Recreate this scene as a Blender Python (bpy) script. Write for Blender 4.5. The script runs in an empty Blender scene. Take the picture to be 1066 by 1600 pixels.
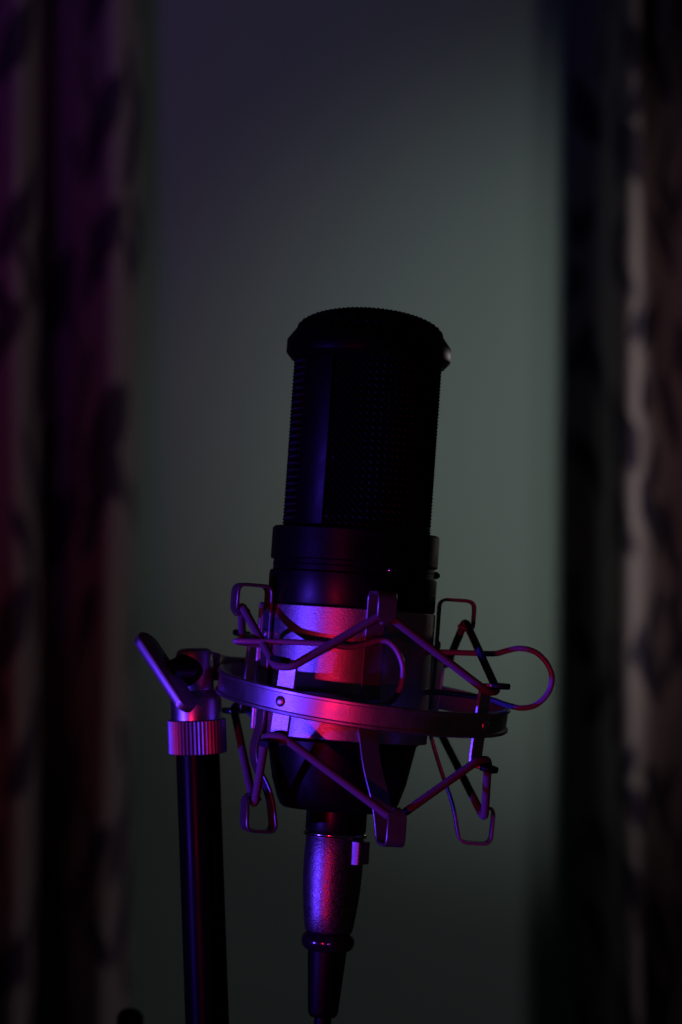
import bpy, bmesh, math, random
from mathutils import Vector, Matrix
R = math.radians
scene = bpy.context.scene
random.seed(4)

# ------------------------------------------------------------------ camera
cam_d = bpy.data.cameras.new('camera'); cam = bpy.data.objects.new('camera', cam_d)
scene.collection.objects.link(cam); scene.camera = cam
cam_d.sensor_fit = 'VERTICAL'; cam_d.sensor_height = 36.0; cam_d.sensor_width = 36.0
cam_d.lens = 91.8
cam_d.clip_start = 0.05; cam_d.clip_end = 50
cam.location = (0, 0, 0); cam.rotation_euler = (R(90), 0, 0)      # looks along +Y, level
cam_d.dof.use_dof = True
cam_d.dof.focus_distance = 0.772
cam_d.dof.aperture_fstop = 11.5
cam_d.dof.aperture_blades = 0

# ------------------------------------------------------------------ world + lamps
world = bpy.data.worlds.new('World'); scene.world = world; world.use_nodes = True
bg = world.node_tree.nodes['Background']
bg.inputs[0].default_value = (0.6, 0.65, 0.8, 1); bg.inputs[1].default_value = 0.0035

def spot(name, loc, aim, color, power, angle, blend, radius):
    d = bpy.data.lights.new(name, 'SPOT'); o = bpy.data.objects.new(name, d)
    scene.collection.objects.link(o)
    o.location = loc
    o.rotation_euler = (Vector(aim) - Vector(loc)).to_track_quat('-Z', 'Y').to_euler()
    d.color = color; d.energy = power; d.spot_size = R(angle); d.spot_blend = blend
    d.shadow_soft_size = radius
    return o
MIC = (0.0, 0.8, -0.066)
# blue and red stage lamps, low at the left; a dim white lamp at the right washes the wall
spot('blue_lamp', (-0.96, 0.27, -0.215), MIC, (0.10, 0.035, 1.0), 30.0, 18, 1.0, 0.016)
spot('red_lamp', (-0.43, -0.21, -0.215), MIC, (1.0, 0.010, 0.085), 7.0, 17, 1.0, 0.016)
spot('white_lamp', (0.55, 1.35, 0.06), (0.235, 2.26, 0.045), (0.97, 1.0, 0.94), 6.4, 46, 1.0, 0.04)
spot('room_fill', (0.95, 0.95, 0.15), (-0.05, 2.2, 0.0), (1.0, 0.97, 0.98), 3.3, 75, 1.0, 0.08)  # added broad fill, lifts the wall edges and the left curtain
spot('rim_fill', (0.46, 1.58, 0.06), (0.02, 0.8, 0.055), (1.0, 0.92, 0.88), 0.75, 21, 1.0, 0.03)  # added weak light, only for the rim on the microphone's right edge
spot('violet_lamp', (-0.55, 0.2, 1.05), (-0.36, 2.2, 0.50), (0.50, 0.045, 1.0), 6.6, 32, 1.0, 0.05)
spot('blue_spill_fill', (-0.5, 0.25, 1.0), (0.05, 2.26, 0.62), (0.04, 0.26, 1.0), 1.4, 34, 1.0, 0.05)  # added fill, tints the top of the wall blue
spot('red_spill_fill', (-0.75, 0.5, -0.4), (-0.50, 2.2, 0.0), (1.0, 0.02, 0.20), 2.3, 32, 1.0, 0.05)  # added fill, stands in for red spill on the left curtain

scene.view_settings.view_transform = 'Standard'; scene.view_settings.look = 'None'
scene.view_settings.exposure = 0.0; scene.view_settings.gamma = 1.0
scene.render.engine = 'CYCLES'
scene.cycles.use_denoising = True
scene.cycles.max_bounces = 8
scene.cycles.caustics_reflective = False; scene.cycles.caustics_refractive = False
scene.cycles.sample_clamp_indirect = 4.0

# ------------------------------------------------------------------ materials
def mat(name, col, rough=0.5, metal=0.0, spec=0.5, grain=0.0, gscale=3000, rvar=0.0, cvar=0.0, cscale=200, coat=0.0):
    m = bpy.data.materials.new(name); m.use_nodes = True
    nt = m.node_tree; b = nt.nodes['Principled BSDF']; L = nt.links
    b.inputs['Base Color'].default_value = (*col, 1); b.inputs['Roughness'].default_value = rough
    b.inputs['Metallic'].default_value = metal; b.inputs['Specular IOR Level'].default_value = spec
    b.inputs['Coat Weight'].default_value = coat
    tc = nt.nodes.new('ShaderNodeTexCoord')
    if grain:
        n = nt.nodes.new('ShaderNodeTexNoise'); n.inputs['Scale'].default_value = gscale; n.inputs['Detail'].default_value = 2
        L.new(tc.outputs['Object'], n.inputs['Vector'])
        bp = nt.nodes.new('ShaderNodeBump'); bp.inputs['Strength'].default_value = grain; bp.inputs['Distance'].default_value = 0.0002
        L.new(n.outputs['Fac'], bp.inputs['Height']); L.new(bp.outputs['Normal'], b.inputs['Normal'])
    if rvar or cvar:
        n2 = nt.nodes.new('ShaderNodeTexNoise'); n2.inputs['Scale'].default_value = cscale; n2.inputs['Detail'].default_value = 6
        L.new(tc.outputs['Object'], n2.inputs['Vector'])
        if rvar:
            mr = nt.nodes.new('ShaderNodeMapRange')
            mr.inputs[1].default_value = 0.3; mr.inputs[2].default_value = 0.7
            mr.inputs[3].default_value = max(rough - rvar, 0.02); mr.inputs[4].default_value = min(rough + rvar, 1)
            L.new(n2.outputs['Fac'], mr.inputs[0]); L.new(mr.outputs[0], b.inputs['Roughness'])
        if cvar:
            mx = nt.nodes.new('ShaderNodeMix'); mx.data_type = 'RGBA'
            mx.inputs[6].default_value = (*[c * (1 - cvar) for c in col], 1); mx.inputs[7].default_value = (*[min(c * (1 + cvar), 1) for c in col], 1)
            L.new(n2.outputs['Fac'], mx.inputs[0]); L.new(mx.outputs[2], b.inputs['Base Color'])
    return m
M_BLACK = mat('black_paint', (0.0035, 0.0035, 0.004), 0.34, 0, 0.22, grain=0.08, gscale=4000, rvar=0.05)
M_MESH = mat('black_wire_mesh', (0.004, 0.004, 0.005), 0.45, 0, 0.10)
M_HEADBLACK = mat('black_head_paint', (0.003, 0.003, 0.0035), 0.36, 0, 0.08, grain=0.08, gscale=4000, rvar=0.05)
M_LINER = mat('black_liner', (0.004, 0.004, 0.005), 0.9, 0, 0.1)
M_SATIN = mat('satin_grey_metal', (0.64, 0.62, 0.65), 0.385, 1.0, 0.5, grain=0.35, gscale=2600, rvar=0.05, cvar=0.05, cscale=900)
M_RING = mat('ring_grey_metal', (0.50, 0.48, 0.51), 0.37, 1.0, 0.5, grain=0.2, gscale=2600, rvar=0.05)
M_STRAP = mat('strap_grey_metal', (0.30, 0.29, 0.31), 0.42, 0.9, 0.5, grain=0.25, gscale=2600, rvar=0.06)
M_WIRE = mat('spring_wire', (0.30, 0.28, 0.48), 0.38, 0.2, 0.5, grain=0.1)
M_CORD = mat('elastic_cord', (0.155, 0.15, 0.22), 0.62, 0, 0.3, grain=0.6, gscale=1500, cvar=0.15, cscale=1500)
M_POLE = mat('pole_black', (0.003, 0.003, 0.0035), 0.30, 0, 0.045, rvar=0.05, cscale=60)
M_HEAD = mat('swivel_metal', (0.55, 0.53, 0.56), 0.35, 1.0, 0.5, grain=0.12, rvar=0.05)
M_NUT = mat('nut_metal', (0.30, 0.28, 0.32), 0.5, 1.0, 0.5, grain=0.2, rvar=0.05)
M_WING = mat('wing_metal', (0.50, 0.48, 0.51), 0.45, 1.0, 0.5, grain=0.3)
M_XLR = mat('plug_metal', (0.23, 0.22, 0.25), 0.39, 1.0, 0.5, grain=0.55, gscale=1900, rvar=0.08, cvar=0.12, cscale=900)
M_CHROME = mat('chrome', (0.7, 0.7, 0.7), 0.16, 1.0)
M_GLOSS = mat('gloss_black', (0.012, 0.012, 0.014), 0.16, 0, 0.8)
M_RUBBER = mat('black_rubber', (0.003, 0.003, 0.0035), 0.45, 0, 0.11)

# ------------------------------------------------------------------ mesh helpers (millimetre frames -> metres in the world)
F_PX = 4080.0
def P(x, y, d): return Vector(((x - 533) / F_PX * d, d, (800 - y) / F_PX * d))
class Frame:
    """x to the right, y away from the camera, z up the leaning axis; millimetres"""
    def __init__(s, o, lean_right, lean_away):
        w = Vector((math.tan(R(lean_right)), math.tan(R(lean_away)), 1)).normalized()
        e = (Vector((1, 0, 0)) - w * w.x).normalized(); b = w.cross(e)
        s.o, s.e, s.b, s.w = o, e, b, w
    def __call__(s, p): return s.o + (s.e * p[0] + s.b * p[1] + s.w * p[2]) * 0.001
    def d(s, v): return s.e * v[0] + s.b * v[1] + s.w * v[2]
def az(r, a, u): a = R(a); return (r * math.sin(a), -r * math.cos(a), u)

class MB:
    def __init__(s): s.v = []; s.f = []
    def add(s, v, f):
        n = len(s.v); s.v += [Vector(p) for p in v]; s.f += [tuple(i + n for i in q) for q in f]
def lathe(mb, fr, prof, n=96, a0=0, a1=360, closed_prof=False):
    full = abs(a1 - a0 - 360) < 1e-6
    m = n if full else n + 1
    v = []; f = []
    for i in range(m):
        a = a0 + (a1 - a0) * i / n
        v += [fr(az(r, a, u)) for r, u in prof]
    k = len(prof)
    for i in range(n):
        j = (i + 1) % m
        for q in range(k if closed_prof else k - 1):
            q2 = (q + 1) % k
            f.append((i * k + q, j * k + q, j * k + q2, i * k + q2))
    if not full and closed_prof:
        f.append(tuple(range(k))); f.append(tuple(reversed([(m - 1) * k + q for q in range(k)])))
    mb.add(v, f)
def fillet(pts, rad, seg=5, closed=False):
    pts = [Vector(p) for p in pts]; out = []
    n = len(pts)
    for i, p in enumerate(pts):
        if not closed and i in (0, n - 1): out.append(p); continue
        a = pts[i - 1]; b = pts[(i + 1) % n]
        r = min(rad[i] if isinstance(rad, (list, tuple)) else rad, (a - p).length * 0.49, (b - p).length * 0.49)
        s = p + (a - p).normalized() * r; e = p + (b - p).normalized() * r
        for t in range(seg + 1):
            t /= seg; out.append(s * (1 - t) ** 2 + p * 2 * t * (1 - t) + e * t * t)
    return out
def spline(pts, seg=6):
    pts = [Vector(p) for p in pts]; q = [pts[0] * 2 - pts[1]] + pts + [pts[-1] * 2 - pts[-2]]; out = []
    for i in range(1, len(q) - 2):
        for k in range(seg):
            t = k / seg; a, b, c, d = q[i - 1:i + 3]
            out.append(0.5 * (2 * b + (c - a) * t + (2 * a - 5 * b + 4 * c - d) * t * t + (3 * b - a - 3 * c + d) * t ** 3))
    return out + [pts[-1]]
def tube(mb, pts, rad, n=12, closed=False, caps=True):
    """pts in world metres, rad in metres"""
    m = len(pts); v = []; f = []; nrm = None
    for i in range(m):
        a = pts[i - 1] if (i or closed) else pts[i]; b = pts[(i + 1) % m] if (i < m - 1 or closed) else pts[i]
        t = (b - a).normalized()
        if nrm is None:
            nrm = t.orthogonal().normalized()
        nrm = (nrm - t * nrm.dot(t)).normalized(); bn = t.cross(nrm)
        r = rad[i] if isinstance(rad, (list, tuple)) else rad
        v += [pts[i] + (nrm * math.cos(2 * math.pi * k / n) + bn * math.sin(2 * math.pi * k / n)) * r for k in range(n)]
    for i in range(m if closed else m - 1):
        j = (i + 1) % m
        for k in range(n):
            f.append((i * n + k, i * n + (k + 1) % n, j * n + (k + 1) % n, j * n + k))
    if caps and not closed:
        f.append(tuple(reversed(range(n)))); f.append(tuple((m - 1) * n + k for k in range(n)))
    mb.add(v, f)
def strap(mb, pts, wdir, width, thick):
    """flat strip of rectangular section swept along world points; wdir: fixed width direction(s)"""
    m = len(pts); v = []; f = []
    for i in range(m):
        a = pts[max(i - 1, 0)]; b = pts[min(i + 1, m - 1)]; t = (b - a).normalized()
        wd = wdir[i] if isinstance(wdir, list) else wdir
        wd = (wd - t * wd.dot(t)).normalized(); nn = t.cross(wd)
        hw = (width[i] if isinstance(width, list) else width) * 0.0005; ht = thick * 0.0005; c = ht * 0.45
        for x, y in ((-hw, -ht + c), (-hw + c, -ht), (hw - c, -ht), (hw, -ht + c), (hw, ht - c), (hw - c, ht), (-hw + c, ht), (-hw, ht - c)):
            v.append(pts[i] + wd * x + nn * y)
    for i in range(m - 1):
        for k in range(8):
            f.append((i * 8 + k, i * 8 + (k + 1) % 8, i * 8 + 8 + (k + 1) % 8, i * 8 + 8 + k))
    f.append(tuple(reversed(range(8)))); f.append(tuple((m - 1) * 8 + k for k in range(8)))
    mb.add(v, f)
def dome(mb, c, nrm, r, h, n=14, rings=5, base=0.0):
    """round rivet / screw head on a surface point"""
    r *= 0.001; h *= 0.001; base *= 0.001
    nrm = nrm.normalized(); a = nrm.orthogonal().normalized(); b = nrm.cross(a); v = []; f = []
    rows = [(r, -base)] + [(r * math.cos(t * math.pi / 2 / rings), h * math.sin(t * math.pi / 2 / rings)) for t in range(rings)]
    for rr, hh in rows:
        v += [c + nrm * hh + (a * math.cos(2 * math.pi * k / n) + b * math.sin(2 * math.pi * k / n)) * rr for k in range(n)]
    v.append(c + nrm * h)
    for i in range(len(rows) - 1):
        for k in range(n): f.append((i * n + k, i * n + (k + 1) % n, i * n + n + (k + 1) % n, i * n + n + k))
    i = len(rows) - 1
    for k in range(n): f.append((i * n + k, i * n + (k + 1) % n, len(v) - 1))
    f.append(tuple(reversed(range(n))))
    mb.add(v, f)
def prism(mb, c, a, b, n, outline, depth):
    """outline in the (a,b) plane extruded along n from -depth/2 to depth/2, small chamfer"""
    k = len(outline); v = []; f = []
    cx = sum(p[0] for p in outline) / k; cy = sum(p[1] for p in outline) / k
    ch = 0.12
    rows = [(-depth / 2, 1), (-depth / 2 + ch * 0, 1)]
    for h, s in ((-depth / 2, 0.94), (-depth / 2 + 0.35, 1), (depth / 2 - 0.35, 1), (depth / 2, 0.94)):
        for x, y in outline: v.append(c + (a * (cx + (x - cx) * (s if abs(x - cx) < 1e9 else 1)) + b * (cy + (y - cy) * s) + n * h) * 0.001)
    for r in range(3):
        for q in range(k): f.append((r * k + q, r * k + (q + 1) % k, r * k + k + (q + 1) % k, r * k + k + q))
    f.append(tuple(reversed(range(k)))); f.append(tuple(3 * k + q for q in range(k)))
    mb.add(v, f)

def wloc(o):
    p = Vector((0, 0, 0))
    while o: p += o.location; o = o.parent
    return p
def build(name, mb, material, parent=None, smooth=40, **props):
    lo = Vector([min(p[i] for p in mb.v) for i in range(3)]); hi = Vector([max(p[i] for p in mb.v) for i in range(3)])
    c = (lo + hi) / 2
    me = bpy.data.meshes.new(name)
    me.from_pydata([p - c for p in mb.v], [], mb.f); me.update()
    bm = bmesh.new(); bm.from_mesh(me); bmesh.ops.recalc_face_normals(bm, faces=bm.faces); bm.to_mesh(me); bm.free()
    if smooth:
        me.polygons.foreach_set('use_smooth', [True] * len(me.polygons)); me.set_sharp_from_angle(angle=R(smooth))
    me.materials.append(material)
    o = bpy.data.objects.new(name, me); scene.collection.objects.link(o)
    if parent: o.parent = parent
    o.location = c - (wloc(parent) if parent else Vector())
    for k, val in props.items(): o[k] = val
    return o
def thing(name, loc, label, cat, group=None):
    o = bpy.data.objects.new(name, None); scene.collection.objects.link(o); o.location = loc
    o.empty_display_size = 0.02; o['label'] = label; o['category'] = cat
    if group: o['group'] = group
    return o

MF = Frame(P(541.7, 1050, 0.8), 4.0, 3.0)        # microphone axis
RF = Frame(P(567, 1092, 0.8), 8.0, -2.2)         # suspended outer ring
SF = Frame(P(308.3, 1150, 0.806), -2.0, 0.0)     # stand pole

# ------------------------------------------------------------------ setting: wall
WALL_Y = 2.26
def make_wall():
    m = bpy.data.materials.new('painted_wall'); m.use_nodes = True; nt = m.node_tree; b = nt.nodes['Principled BSDF']; L = nt.links
    tc = nt.nodes.new('ShaderNodeTexCoord'); n = nt.nodes.new('ShaderNodeTexNoise'); n.inputs['Scale'].default_value = 5; n.inputs['Detail'].default_value = 5
    L.new(tc.outputs['Object'], n.inputs['Vector'])
    mx = nt.nodes.new('ShaderNodeMix'); mx.data_type = 'RGBA'
    mx.inputs[6].default_value = (0.325, 0.41, 0.385, 1); mx.inputs[7].default_value = (0.375, 0.465, 0.435, 1)
    L.new(n.outputs['Fac'], mx.inputs[0]); L.new(mx.outputs[2], b.inputs['Base Color'])
    b.inputs['Roughness'].default_value = 0.8; b.inputs['Specular IOR Level'].default_value = 0.2
    n2 = nt.nodes.new('ShaderNodeTexNoise'); n2.inputs['Scale'].default_value = 120; n2.inputs['Detail'].default_value = 4
    L.new(tc.outputs['Object'], n2.inputs['Vector'])
    bp = nt.nodes.new('ShaderNodeBump'); bp.inputs['Strength'].default_value = 0.25; bp.inputs['Distance'].default_value = 0.002
    L.new(n2.outputs['Fac'], bp.inputs['Height']); L.new(bp.outputs['Normal'], b.inputs['Normal'])
    mb = MB(); x, y0, y1, z0, z1 = 1.5, WALL_Y, WALL_Y + 0.1, -1.3, 1.4
    mb.add([(-x, y0, z0), (x, y0, z0), (x, y0, z1), (-x, y0, z1), (-x, y1, z0), (x, y1, z0), (x, y1, z1), (-x, y1, z1)],
           [(0, 1, 2, 3), (5, 4, 7, 6), (4, 0, 3, 7), (1, 5, 6, 2), (3, 2, 6, 7), (4, 5, 1, 0)])
    o = build('wall', mb, m, smooth=0, kind='structure')
make_wall()

# ------------------------------------------------------------------ curtains
def curtain_material(name, rot, seed, cloth, dark, k1, k2, sc):
    m = bpy.data.materials.new(name); m.use_nodes = True; nt = m.node_tree; b = nt.nodes['Principled BSDF']; L = nt.links
    uv = nt.nodes.new('ShaderNodeUVMap'); uv.uv_map = 'cloth'
    warp = nt.nodes.new('ShaderNodeTexNoise'); warp.inputs['Scale'].default_value = 11; warp.inputs['Detail'].default_value = 2
    L.new(uv.outputs[0], warp.inputs['Vector'])
    wm = nt.nodes.new('ShaderNodeVectorMath'); wm.operation = 'MULTIPLY_ADD'; wm.inputs[1].default_value = (0.035, 0.035, 0)
    L.new(warp.outputs['Color'], wm.inputs[0]); L.new(uv.outputs[0], wm.inputs[2])
    fac = None
    for k, (ang, sx, sz, th) in enumerate(((rot, 19 * sc, 6.2 * sc, k1), (-rot + 12, 23 * sc, 8.0 * sc, k2))):
        mp = nt.nodes.new('ShaderNodeMapping'); mp.vector_type = 'TEXTURE'
        mp.inputs['Rotation'].default_value = (0, 0, R(ang)); mp.inputs['Location'].default_value = (seed + k * 1.7, seed * 0.6 + k, 0)
        mp.inputs['Scale'].default_value = (1 / sx, 1 / sz, 1)
        L.new(wm.outputs[0], mp.inputs['Vector'])
        vo = nt.nodes.new('ShaderNodeTexVoronoi'); vo.voronoi_dimensions = '2D'; vo.inputs['Scale'].default_value = 1.0; vo.inputs['Randomness'].default_value = 0.9
        L.new(mp.outputs[0], vo.inputs['Vector'])
        r = nt.nodes.new('ShaderNodeMapRange'); r.inputs[1].default_value = th; r.inputs[2].default_value = th + 0.08
        r.inputs[3].default_value = 1; r.inputs[4].default_value = 0
        L.new(vo.outputs['Distance'], r.inputs[0])
        if fac is None: fac = r
        else:
            mxm = nt.nodes.new('ShaderNodeMath'); mxm.operation = 'MAXIMUM'
            L.new(fac.outputs[0], mxm.inputs[0]); L.new(r.outputs[0], mxm.inputs[1]); fac = mxm
    mx = nt.nodes.new('ShaderNodeMix'); mx.data_type = 'RGBA'
    mx.inputs[6].default_value = cloth; mx.inputs[7].default_value = dark
    L.new(fac.outputs[0], mx.inputs[0]); L.new(mx.outputs[2], b.inputs['Base Color'])
    b.inputs['Roughness'].default_value = 0.85; b.inputs['Sheen Weight'].default_value = 0.15; b.inputs['Specular IOR Level'].default_value = 0.15
    wv = nt.nodes.new('ShaderNodeTexNoise'); wv.inputs['Scale'].default_value = 700
    L.new(uv.outputs[0], wv.inputs['Vector'])
    bp = nt.nodes.new('ShaderNodeBump'); bp.inputs['Strength'].default_value = 0.2; bp.inputs['Distance'].default_value = 0.001
    L.new(wv.outputs['Fac'], bp.inputs['Height']); L.new(bp.outputs['Normal'], b.inputs['Normal'])
    return m
def make_curtain(name, plan, label, m, seed):
    """plan: (x, y) points in metres of the pleats seen from above, edge by the wall gap first"""
    rnd = random.Random(seed)
    line = spline([(x, y, 0) for x, y in plan], 9)
    s = [0.0]
    for a, b in zip(line, line[1:]): s.append(s[-1] + (b - a).length)
    zs = [-1.25 + 2.6 * k / 90 for k in range(91)]
    ph = [rnd.uniform(0, 6.28) for _ in range(6)]
    v = []; f = []; uvs = []
    for z in zs:
        for p, q in zip(line, s):
            dx = 0.004 * math.sin(2.1 * z + ph[0] + q * 2) + 0.002 * math.sin(6.3 * z + ph[1] + q * 11)
            dy = 0.005 * math.sin(3.1 * z + ph[2] + q * 9) + 0.003 * math.sin(9.0 * z + ph[3] + q * 23)
            v.append(Vector((p.x + dx, min(p.y + dy, WALL_Y - 0.006), z))); uvs.append((q, z))
    n = len(line)
    for i in range(len(zs) - 1):
        for k in range(n - 1): f.append((i * n + k, i * n + k + 1, i * n + n + k + 1, i * n + n + k))
    me = bpy.data.meshes.new(name); c = Vector((line[0].x, line[0].y, -1.25))
    me.from_pydata([p - c for p in v], [], f); me.update()
    ul = me.uv_layers.new(name='cloth')
    for lp in me.loops: ul.data[lp.index].uv = uvs[lp.vertex_index]
    me.polygons.foreach_set('use_smooth', [True] * len(me.polygons)); me.materials.append(m)
    o = bpy.data.objects.new(name, me); scene.collection.objects.link(o); o.location = c
    md = o.modifiers.new('thickness', 'SOLIDIFY'); md.thickness = 0.0015; md.offset = 0
    o['label'] = label; o['category'] = 'curtain'
    return o
def cx(px, d=2.18): return (px - 533) / F_PX * d
left_plan = [(cx(196), 2.240), (cx(207), 2.222), (cx(204), 2.185), (cx(196), 2.160), (cx(182), 2.145), (cx(160), 2.150), (cx(128), 2.182), (cx(104), 2.226), (cx(78), 2.247), (cx(57), 2.243),
             (cx(50), 2.215), (cx(49), 2.170), (cx(38), 2.138), (cx(8), 2.148), (cx(-30), 2.172), (cx(-70), 2.215), (cx(-95), 2.235), (cx(-112), 2.2), (cx(-118), 2.155), (cx(-150), 2.145), (cx(-200), 2.18), (cx(-240), 2.235),
             (cx(-262), 2.20), (cx(-275), 2.15), (cx(-330), 2.15), (cx(-380), 2.2), (cx(-430), 2.235)]
make_curtain('curtain', left_plan, 'dark patterned pleated curtain hanging at the left, behind the stand pole', curtain_material('curtain_print_dark', 38, 3.1, (0.46, 0.33, 0.35, 1), (0.10, 0.055, 0.11, 1), 0.23, 0.15, 0.8), 2)
right_plan = [(cx(916), 2.253), (cx(912), 2.250), (cx(924), 2.248), (cx(940), 2.245), (cx(955), 2.236), (cx(962), 2.205), (cx(966), 2.168), (cx(976), 2.146), (cx(988), 2.139), (cx(998), 2.148), (cx(1004), 2.178), (cx(1007), 2.212), (cx(1016), 2.232),
              (cx(1036), 2.222), (cx(1060), 2.185), (cx(1080), 2.145), (cx(1105), 2.122), (cx(1132), 2.128), (cx(1142), 2.16), (cx(1145), 2.20), (cx(1160), 2.23), (cx(1190), 2.19), (cx(1230), 2.12), (cx(1260), 2.10), (cx(1272), 2.16), (cx(1280), 2.22),
              (cx(1330), 2.18), (cx(1370), 2.13), (cx(1390), 2.17), (cx(1440), 2.235)]
make_curtain('curtain', right_plan, 'patterned pleated curtain with a pale pinkish fold, hanging at the right', curtain_material('curtain_print_pale', 34, 5.63, (0.42, 0.315, 0.33, 1), (0.07, 0.045, 0.085, 1), 0.20, 0.15, 1.0), 5)

# ------------------------------------------------------------------ stand pole
def make_stand():
    t = thing('microphone_stand', SF((0, 0, -620)), 'upright black tubular microphone stand pole at the lower left', 'microphone stand')
    mb = MB(); lathe(mb, SF, [(0, -4.6), (6.0, -4.6), (6.75, -5.2), (6.75, -300), (6.7, -620), (0, -620)], 64); build('pole', mb, M_POLE, t)
make_stand()

# ------------------------------------------------------------------ shock mount
mount = thing('shock_mount', RF((0, 0, -13)), 'grey metal spider shock mount with elastic cords holding the microphone', 'shock mount')
def make_mount():
    # outer ring: channel section with raised lips
    mb = MB()
    prof = [(43.4, -3.7), (44.9, -3.75), (45.25, -3.45), (45.2, -2.75), (44.6, -2.45), (44.6, 2.45), (45.2, 2.75), (45.25, 3.45), (44.9, 3.75), (43.4, 3.7)]
    lathe(mb, RF, prof, 180, closed_prof=True)
    ring = build('outer_ring', mb, M_RING, mount, smooth=35)
    # hook bars of the ring
    bars = (-123, -33.5, 55, 148)
    outer_top = []; outer_bot = []
    for a in bars:
        T = RF.d((math.cos(R(a)), math.sin(R(a)), 0))
        pts = [az(47.6, a, 12.3), az(43.0, a, 12.0), az(42.7, a, 9), az(42.7, a, 0), az(42.7, a, -9), az(43.0, a, -12.0), az(47.6, a, -12.3)]
        path = fillet([RF(p) for p in pts], 0.0014)
        n = len(path); wd = [5.2 if i in (0, n - 1) else 6.2 for i in range(n)]
        mb = MB(); strap(mb, path, T, wd, 1.1)
        bar = build('hook_bar', mb, M_SATIN, mount)
        for sgn in (1, -1):
            mb = MB(); strap(mb, [RF(az(r, a, sgn * u)) for r, u in ((46.4, 12.25), (47.2, 12.32), (49.4, 12.5), (50.2, 12.56))], T, [5.6, 5.9, 5.0, 3.4], 1.7); build('hook_tip', mb, M_RUBBER, bar)
        mb = MB(); rad = RF.d(az(1, a, 0)); dome(mb, RF(az(44.5, a, 0)), rad, 1.7, 0.95, 18, 6); build('rivet', mb, M_SATIN, ring)
        outer_top.append(RF(az(45.4, a, 10.3))); outer_bot.append(RF(az(45.4, a, -10.3)))
    # inner clamp, two shells
    shells = []
    for a0, a1 in ((-86, 94), (96, 272)):
        mb = MB(); lathe(mb, MF, [(25.35, -20.2), (25.75, -20.4), (26.0, -20.1), (26.0, 19.0), (25.75, 19.3), (25.35, 19.1)], 90, a0, a1, closed_prof=True)
        shells.append(build('clamp_shell', mb, M_SATIN, mount, smooth=35))
    # hinge pin with its barrel on the left
    mb = MB(); c = az(27.4, -92, 0)
    tube(mb, [MF((c[0], c[1], u)) for u in (-19.5, -19, 19, 19.6)], [0.0006, 0.00085, 0.00085, 0.0006], 12); build('hinge_pin', mb, M_SATIN, mount)
    # inner arms: straps bent into a hook above and below
    arms = ((-68, 7.0, -5.0, shells[0]), (16, 7.2, -5.0, shells[0]), (92, 10.2, -5.0, shells[0]), (186, 8, -5.0, shells[1]))
    inner_top = []; inner_bot = []
    for a, dx, dy, sh in arms:
        T = MF.d((math.cos(R(a)), math.sin(R(a)), 0))
        def q(r, u, k=0.0):
            p = az(r, a, u); return MF((p[0] + dx * k, p[1] + dy * k, u))
        L = 10.8; r0 = 27.0
        raw = [q(r0 + L - 4.6, 16.6), q(r0 + L - 0.6, 14.9), q(r0 + L, 16.5), q(r0 + L, 24.3), q(r0, 24.3), q(r0, 14), q(26.6, -12), q(26.8, -17),
               q(28.6 if a != -68 else 30.5, -27, 0.18), q(27.6, -38, 0.75), q(27.5, -49, 1), q(37, -49, 1), q(37.3, -39.5, 1), q(36.6, -38, 1), q(32.6, -39.6, 1)]
        rad = [0, .0008, .0008, .0026, .0026, .003, .003, .004, .006, .005, .0026, .0026, .0008, .0008, 0]
        path = fillet(raw, rad, 6)
        n = len(path); w = [5.9] * n
        for i in range(n):
            e = min(i, n - 1 - i)
            if e < 8: w[i] = 2.4
            elif e < 14: w[i] = 2.4 + (e - 7) * 0.5
        mb = MB(); strap(mb, path, T, w, 0.95)
        build('hook_strap', mb, M_STRAP, sh)
        mb = MB(); dome(mb, MF(az(27.3, a, 10)), MF.d(az(1, a, 0)), 1.7, 1.0, 16, 5); build('rivet', mb, M_STRAP, sh)
        inner_top.append(q(r0 + L - 2.4, 17.4)); inner_bot.append(q(34.4, -40.6, 1))
    # spring wire handles
    fw = [(-24, -18, 6.4), (-30.5, -22, 6.6), (-33.4, -27.5, 7.0), (-31.5, -29, 7.2), (-19.9, -29, 7.8), (-7.6, -29, 8.1), (0, -29, 7.6), (4.7, -29, 8.7), (8.4, -29, 10.1), (11.8, -29, 9.9), (14.7, -29, 7), (16.5, -29, 2.4),
          (16.1, -29, -3.3), (13.8, -29, -7.3), (10.1, -29, -9.1), (6.3, -29, -8.4), (1, -29, -6.5), (-7.6, -29, -5.6), (-16, -28, -5.9), (-22, -23, -6.0), (-24, -16, -6.0), (-25.5, -8, -6.0)]
    mb = MB(); tube(mb, spline([MF(p) for p in fw], 7), 0.00088, 12); build('wire_handle', mb, M_WIRE, shells[0])
    bw = [(24.6, -8, 8.0), (28.3, -8.0, 8.1), (34.1, -8.0, 8.3), (39.9, -8.0, 8.5), (44.8, -8.0, 8.8), (48.6, -8.0, 10.1), (52.4, -8.0, 10.9), (57.0, -8.0, 9.9), (60.7, -8.0, 6.6), (62.3, -8.0, 2.5), (61.3, -8.0, -2.1), (58.0, -8.0, -5.8), (53.6, -8.0, -7.1), (48.7, -8.0, -6.4), (44.8, -8.0, -5.3), (39.9, -8.0, -4.7), (29.1, -8.0, -4.1), (24.6, -8, -4.3)]
    mb = MB(); tube(mb, spline([MF(p) for p in bw], 7), 0.00088, 12); build('wire_handle', mb, M_WIRE, shells[0])
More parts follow.
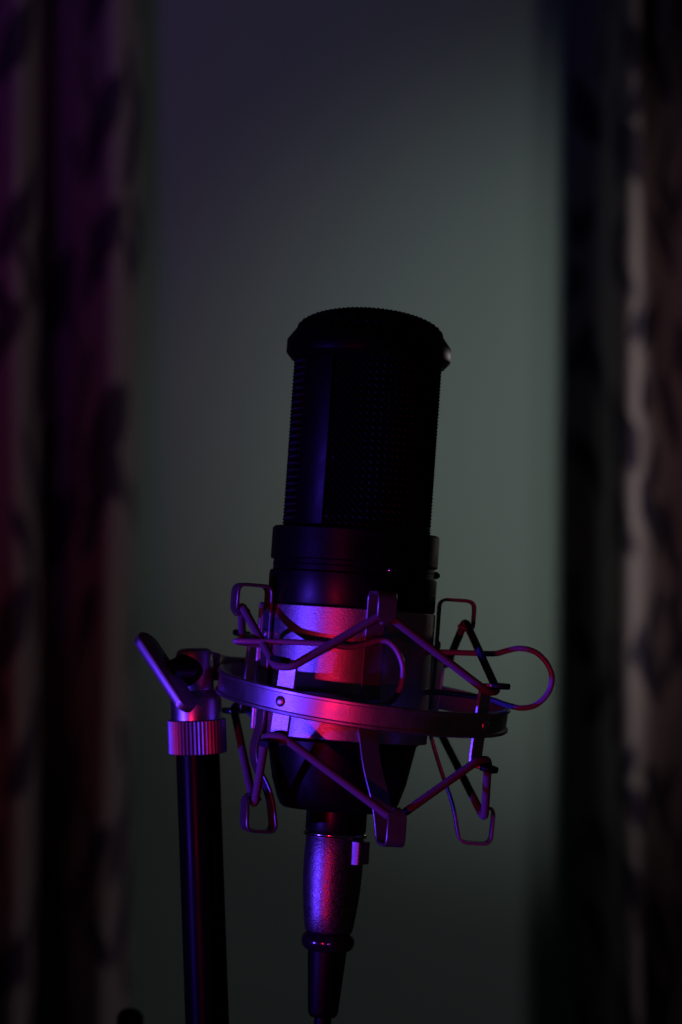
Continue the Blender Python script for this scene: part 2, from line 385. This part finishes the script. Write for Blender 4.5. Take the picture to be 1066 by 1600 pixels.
    # elastic cords, one above and one below the ring: BL, L, FL, F, R-outer, R, BR, back
    for name, o, i, s in (('upper_cord', outer_top, inner_top, 1), ('lower_cord', outer_bot, inner_bot, -1)):
        nodes = [o[0], i[0], o[1], i[1], o[2], i[2], o[3], i[3]]
        # each node is a short bar contact: go round it with two points
        pts = []
        for k, p in enumerate(nodes):
            a = nodes[k - 1]; b = nodes[(k + 1) % 8]
            t = (b - a); t.z = 0; t.normalize()
            h = 0.0027 if k % 2 == 0 else 0.0014
            pts += [p - t * h, p + t * h]
        path = fillet(pts, 0.0020, 5, closed=True)
        mb = MB(); tube(mb, path, 0.00125, 12, closed=True); build('elastic_cord', mb, M_CORD, mount, smooth=60)
    # bracket from the ring to the swivel head
    pts = [RF(p) for p in ((-49.5, 6, 3.0), (-46.6, 9, 2.6), (-45.4, 14, 2.0), (-42.4, 19, 1.6), (-36.5, 28.2, 1.4))]
    path = spline(pts, 5)
    mb = MB(); strap(mb, path, RF.d((0, 0, 1)), [7.0 + 2.0 * (1 - i / (len(path) - 1)) for i in range(len(path))], 2.2); build('bracket', mb, M_STRAP, mount)
    # swivel head, knurled nut, wing screw
    mb = MB(); lathe(mb, SF, [(0, 4.8), (7.5, 4.8), (7.9, 5.2), (7.9, 11.0), (7.6, 12.2), (6.4, 13.4), (5.7, 14.4), (5.7, 25.2), (5.2, 26.4), (4.0, 27.0), (0, 27.2)], 64)
    head = build('swivel_head', mb, M_HEAD, mount, smooth=30)
    mb = MB(); N = 46; v = []; f = []
    rows = [(6.8, -5.3, 0), (8.4, -5.3, 0), (8.55, -5.0, 1), (8.55, 5.0, 1), (8.4, 5.3, 0), (6.8, 5.3, 0)]
    m = N * 6
    for r, u, kn in rows:
        for k in range(m):
            rr = r + (0.24 + 0.24 * math.cos(2 * math.pi * k / 6) if kn else 0.0)
            v.append(SF(az(rr, k * 360 / m, u)))
    for i in range(len(rows)):
        j = (i + 1) % len(rows)
        for k in range(m): f.append((i * m + k, i * m + (k + 1) % m, j * m + (k + 1) % m, j * m + k))
    mb.add(v, f); build('knurled_nut', mb, M_NUT, mount, smooth=25)
    a = Vector((-0.62, -0.78, 0)).normalized(); l = Vector((80, -63.6, -110)).normalized(); t = a.cross(l)
    c0 = SF((0, 0, 20.4))
    mb = MB()
    tube(mb, [c0 + a * x * 0.001 for x in (2.0, 4.4, 5.4, 6.0, 9.0, 12.4)], [r * 0.001 for r in (5.3, 5.3, 5.2, 4.9, 3.9, 3.4)], 32); ws = build('wing_screw', mb, M_BLACK, mount, smooth=30)
    mb = MB(); hl, hd = 15.2, 3.6
    out = [(hl - hd + hd * math.cos(x), hd * math.sin(x)) for x in [R(-90 + 15 * k) for k in range(13)]] + [(-hl + hd - hd * math.cos(x), -hd * math.sin(x)) for x in [R(-90 + 15 * k) for k in range(13)]]
    prism(mb, c0 + a * 0.0135, l, a, t, out, 3.0); build('wing_handle', mb, M_WING, ws, smooth=35)
make_mount()

# ------------------------------------------------------------------ microphone
mic = thing('condenser_microphone', MF((0, 0, -42)), 'black condenser microphone with woven mesh grille, tilted in the shock mount', 'microphone')
def woven_cylinder(mb, fr, r, u0, u1, a0, a1, n_full, wr, amp):
    """two families of helical wires, over and under each other"""
    H = u1 - u0; turn = H / r * 180 / math.pi; step = 360 / n_full
    for s in (1, -1):
        k0 = int(math.floor((a0 - turn) / step)); k1 = int(math.ceil((a1 + turn) / step))
        for k in range(k0, k1 + 1):
            seg = []
            ns = int(turn / step * 2) * 2
            for i in range(ns + 1):
                t = i / ns; a = k * step + s * turn * t
                if a < a0 or a > a1: 
                    if len(seg) > 2: tube(mb, seg, wr * 0.001, 4, caps=False)
                    seg = []; continue
                # crossing parity from the other family's index
                b = (a + s * turn * t) / step
                rr = r + s * amp * math.cos(math.pi * (b + k))
                seg.append(fr(az(rr, a, u0 + H * t)))
            if len(seg) > 2: tube(mb, seg, wr * 0.001, 4, caps=False)
def make_mic():
    # body lathe: collar, groove, barrel, taper
    prof = [(0, 43.4), (22.0, 43.4), (25.2, 43.2), (25.7, 42.6), (25.7, 33.6), (25.4, 33.2), (24.75, 33.1), (24.75, 29.9), (25.4, 29.8), (25.75, 29.4), (25.75, 20.2), (25.5, 19.6), (25.1, 19.4),
            (25.1, -20.0), (24.0, -20.6), (22.9, -21.4), (21.8, -27), (20.5, -33.5), (18.7, -39), (17.6, -41.2), (16.6, -42), (0, -42.2)]
    mb = MB(); lathe(mb, MF, prof, 128); body = build('body', mb, M_BLACK, mic, smooth=28)
    mb = MB(); lathe(mb, MF, [(24.8, 31.9), (24.95, 31.7), (24.8, 31.5)], 96); build('seam_ring', mb, M_BLACK, body)
    for a, r, h in ((26, 0.95, 0.8), (178, 0.75, 0.6), (92, 1.25, 2.0), (-118, 0.75, 0.6)):
        mb = MB(); dome(mb, MF(az(24.7, a, 31.4)), MF.d(az(1, a, 0)), r, h, 14, 6); build('screw', mb, M_CHROME if a != 92 else M_BLACK, body)
    # head: liner, frame posts, rim, mesh
    head = None
    mb = MB(); lathe(mb, MF, [(0, 104.5), (14, 103.6), (20.6, 100), (20.9, 98), (20.9, 43.3)], 64); head = build('grille_liner', mb, M_LINER, mic)
    mb = MB(); lathe(mb, MF, [(22.3, 94.6), (23.6, 94.8), (25.2, 96.7), (25.35, 97.1), (25.35, 100.6), (25.15, 101.1), (22.9, 104.2), (22.6, 104.4), (21.9, 104.2), (21.6, 94.6)], 128, closed_prof=True)
    build('rim', mb, M_HEADBLACK, mic, smooth=22)
    for a0, a1 in ((-56, -28), (124, 152)):
        mb = MB(); lathe(mb, MF, [(21.4, 43.2), (22.5, 43.2), (22.75, 43.6), (22.75, 95.1), (21.4, 95.1)], 16, a0, a1, closed_prof=True); build('frame_post', mb, M_HEADBLACK, mic, smooth=35)
    for a0, a1 in ((-28, 124), (152, 304)):
        mb = MB(); woven_cylinder(mb, MF, 22.0, 43.2, 95.2, a0, a1, 66, 0.42, 0.50); build('mesh_grille', mb, M_MESH, mic, smooth=80, kind='stuff')
    # domed top mesh
    mb = MB(); n = 34; rr = 22.4; st = 2 * rr / n
    def zt(x, y): 
        d = min(1, (x * x + y * y) / (rr * rr)); return 103.8 + 7.5 * math.sqrt(max(0, 1 - d))
    for s in (0, 1):
        for k in range(n):
            x = -rr + st * (k + 0.5); h = math.sqrt(max(rr * rr - x * x, 0)); seg = []
            m = max(4, int(2 * h / st * 4))
            for i in range(m + 1):
                y = -h + 2 * h * i / m
                w = 0.40 * math.cos(math.pi * ((y + rr) / st - 0.5 + k)) * (1 if s else -1)
                seg.append(MF((x, y, zt(x, y) + w) if s else (y, x, zt(x, y) + w)))
            tube(mb, seg, 0.00042, 4, caps=False)
    build('mesh_dome', mb, M_MESH, mic, smooth=80, kind='stuff')
    mb = MB(); lathe(mb, MF, [(21.6, 103.4), (20.0, 106.2), (16, 108.2), (9, 109.8), (0, 110.3)], 48); build('dome_liner', mb, M_LINER, head)
    # output socket
    mb = MB(); lathe(mb, MF, [(9.3, -41.8), (9.3, -48.2), (9.0, -48.8), (0, -48.8)], 64); build('output_socket', mb, M_BLACK, mic, smooth=30)
make_mic()

# ------------------------------------------------------------------ plug and cable
def make_cable():
    t = thing('audio_cable', MF((0, 0, -420)), 'metal microphone plug with black strain relief and cable below the microphone', 'cable')
    mb = MB(); lathe(mb, MF, [(8.6, -48.5)] + [(8.95 + 0.75 * math.cos(R(x)), -49.5 + 0.8 * math.sin(R(x))) for x in range(80, -81, -20)] + [(8.6, -50.5)], 64); build('lock_ring', mb, M_CHROME, t)
    mb = MB(); lathe(mb, MF, [(7, -49.4), (8.6, -49.8), (8.85, -50.6), (9.05, -56), (9.05, -61), (8.75, -67), (8.1, -73), (7.3, -78.6), (6.9, -79.2), (6, -79.4)], 72); sl = build('plug_sleeve', mb, M_XLR, t, smooth=30)
    # push latch on the right side
    a = 58; rad = MF.d(az(1, a, 0)); tan = MF.d((math.cos(R(a)), math.sin(R(a)), 0))
    mb = MB(); o = [(-3.3, -3.4), (3.3, -3.4), (3.3, 3.4), (-3.3, 3.4)]
    prism(mb, MF(az(8.5, a, -54.4)), tan, MF.w, rad, o, 4.4); la = build('latch', mb, M_NUT, sl, smooth=30)
    mb = MB()
    for k in range(5):
        c = MF(az(10.7, a, -56.6 + k * 1.1)); tube(mb, [c - tan * 0.0028, c + tan * 0.0028], 0.00022, 6)
    build('latch_grip', mb, M_NUT, la)
    mb = MB(); lathe(mb, MF, [(6.2, -79.0)] + [(5.6 + 2.5 * math.cos(R(x)), -82.0 + 2.9 * math.sin(R(x))) for x in range(80, -81, -16)] + [(5.4, -84.9)], 64); bump = build('end_collar', mb, M_GLOSS, t)
    mb = MB(); dome(mb, MF(az(7.5, 14, -82.0)), MF.d(az(1, 14, 0)), 2.2, 1.1, 20, 7, 1.0); build('collar_stud', mb, M_GLOSS, bump)
    mb = MB(); lathe(mb, MF, [(5.0, -84.4), (5.9, -84.9), (5.75, -88), (4.6, -103.4), (4.3, -104.4), (3.6, -105), (2.5, -105.1)], 48); build('strain_relief', mb, M_RUBBER, t)
    pts = [MF(p) for p in ((0, 0, -100), (0, 0, -112), (-1.5, 2, -140), (-8, 8, -200), (-14, 20, -290), (-10, 40, -420))]
    mb = MB(); tube(mb, spline(pts, 8), 0.0026, 16); build('cable', mb, M_RUBBER, t)
make_cable()

# ------------------------------------------------------------------ black capped post, lower left edge of the picture
def make_post():
    fr = Frame(P(203.5, 1600, 0.93), 0, 0)
    t = thing('capped_post', fr((0, 0, -300)), 'small black round-topped post at the bottom edge, left of the stand pole', 'post')
    mb = MB(); lathe(mb, fr, [(0, 5.6), (1.6, 5.5), (3.1, 4.9), (3.9, 3.9), (4.6, 3.1), (4.75, 2.4), (4.75, -14), (4.4, -15), (3.2, -15)], 40); build('cap', mb, M_RUBBER, t, smooth=35)
    mb = MB(); lathe(mb, fr, [(3.4, -14), (3.4, -300), (0, -300)], 32); build('shaft', mb, M_POLE, t)
make_post()
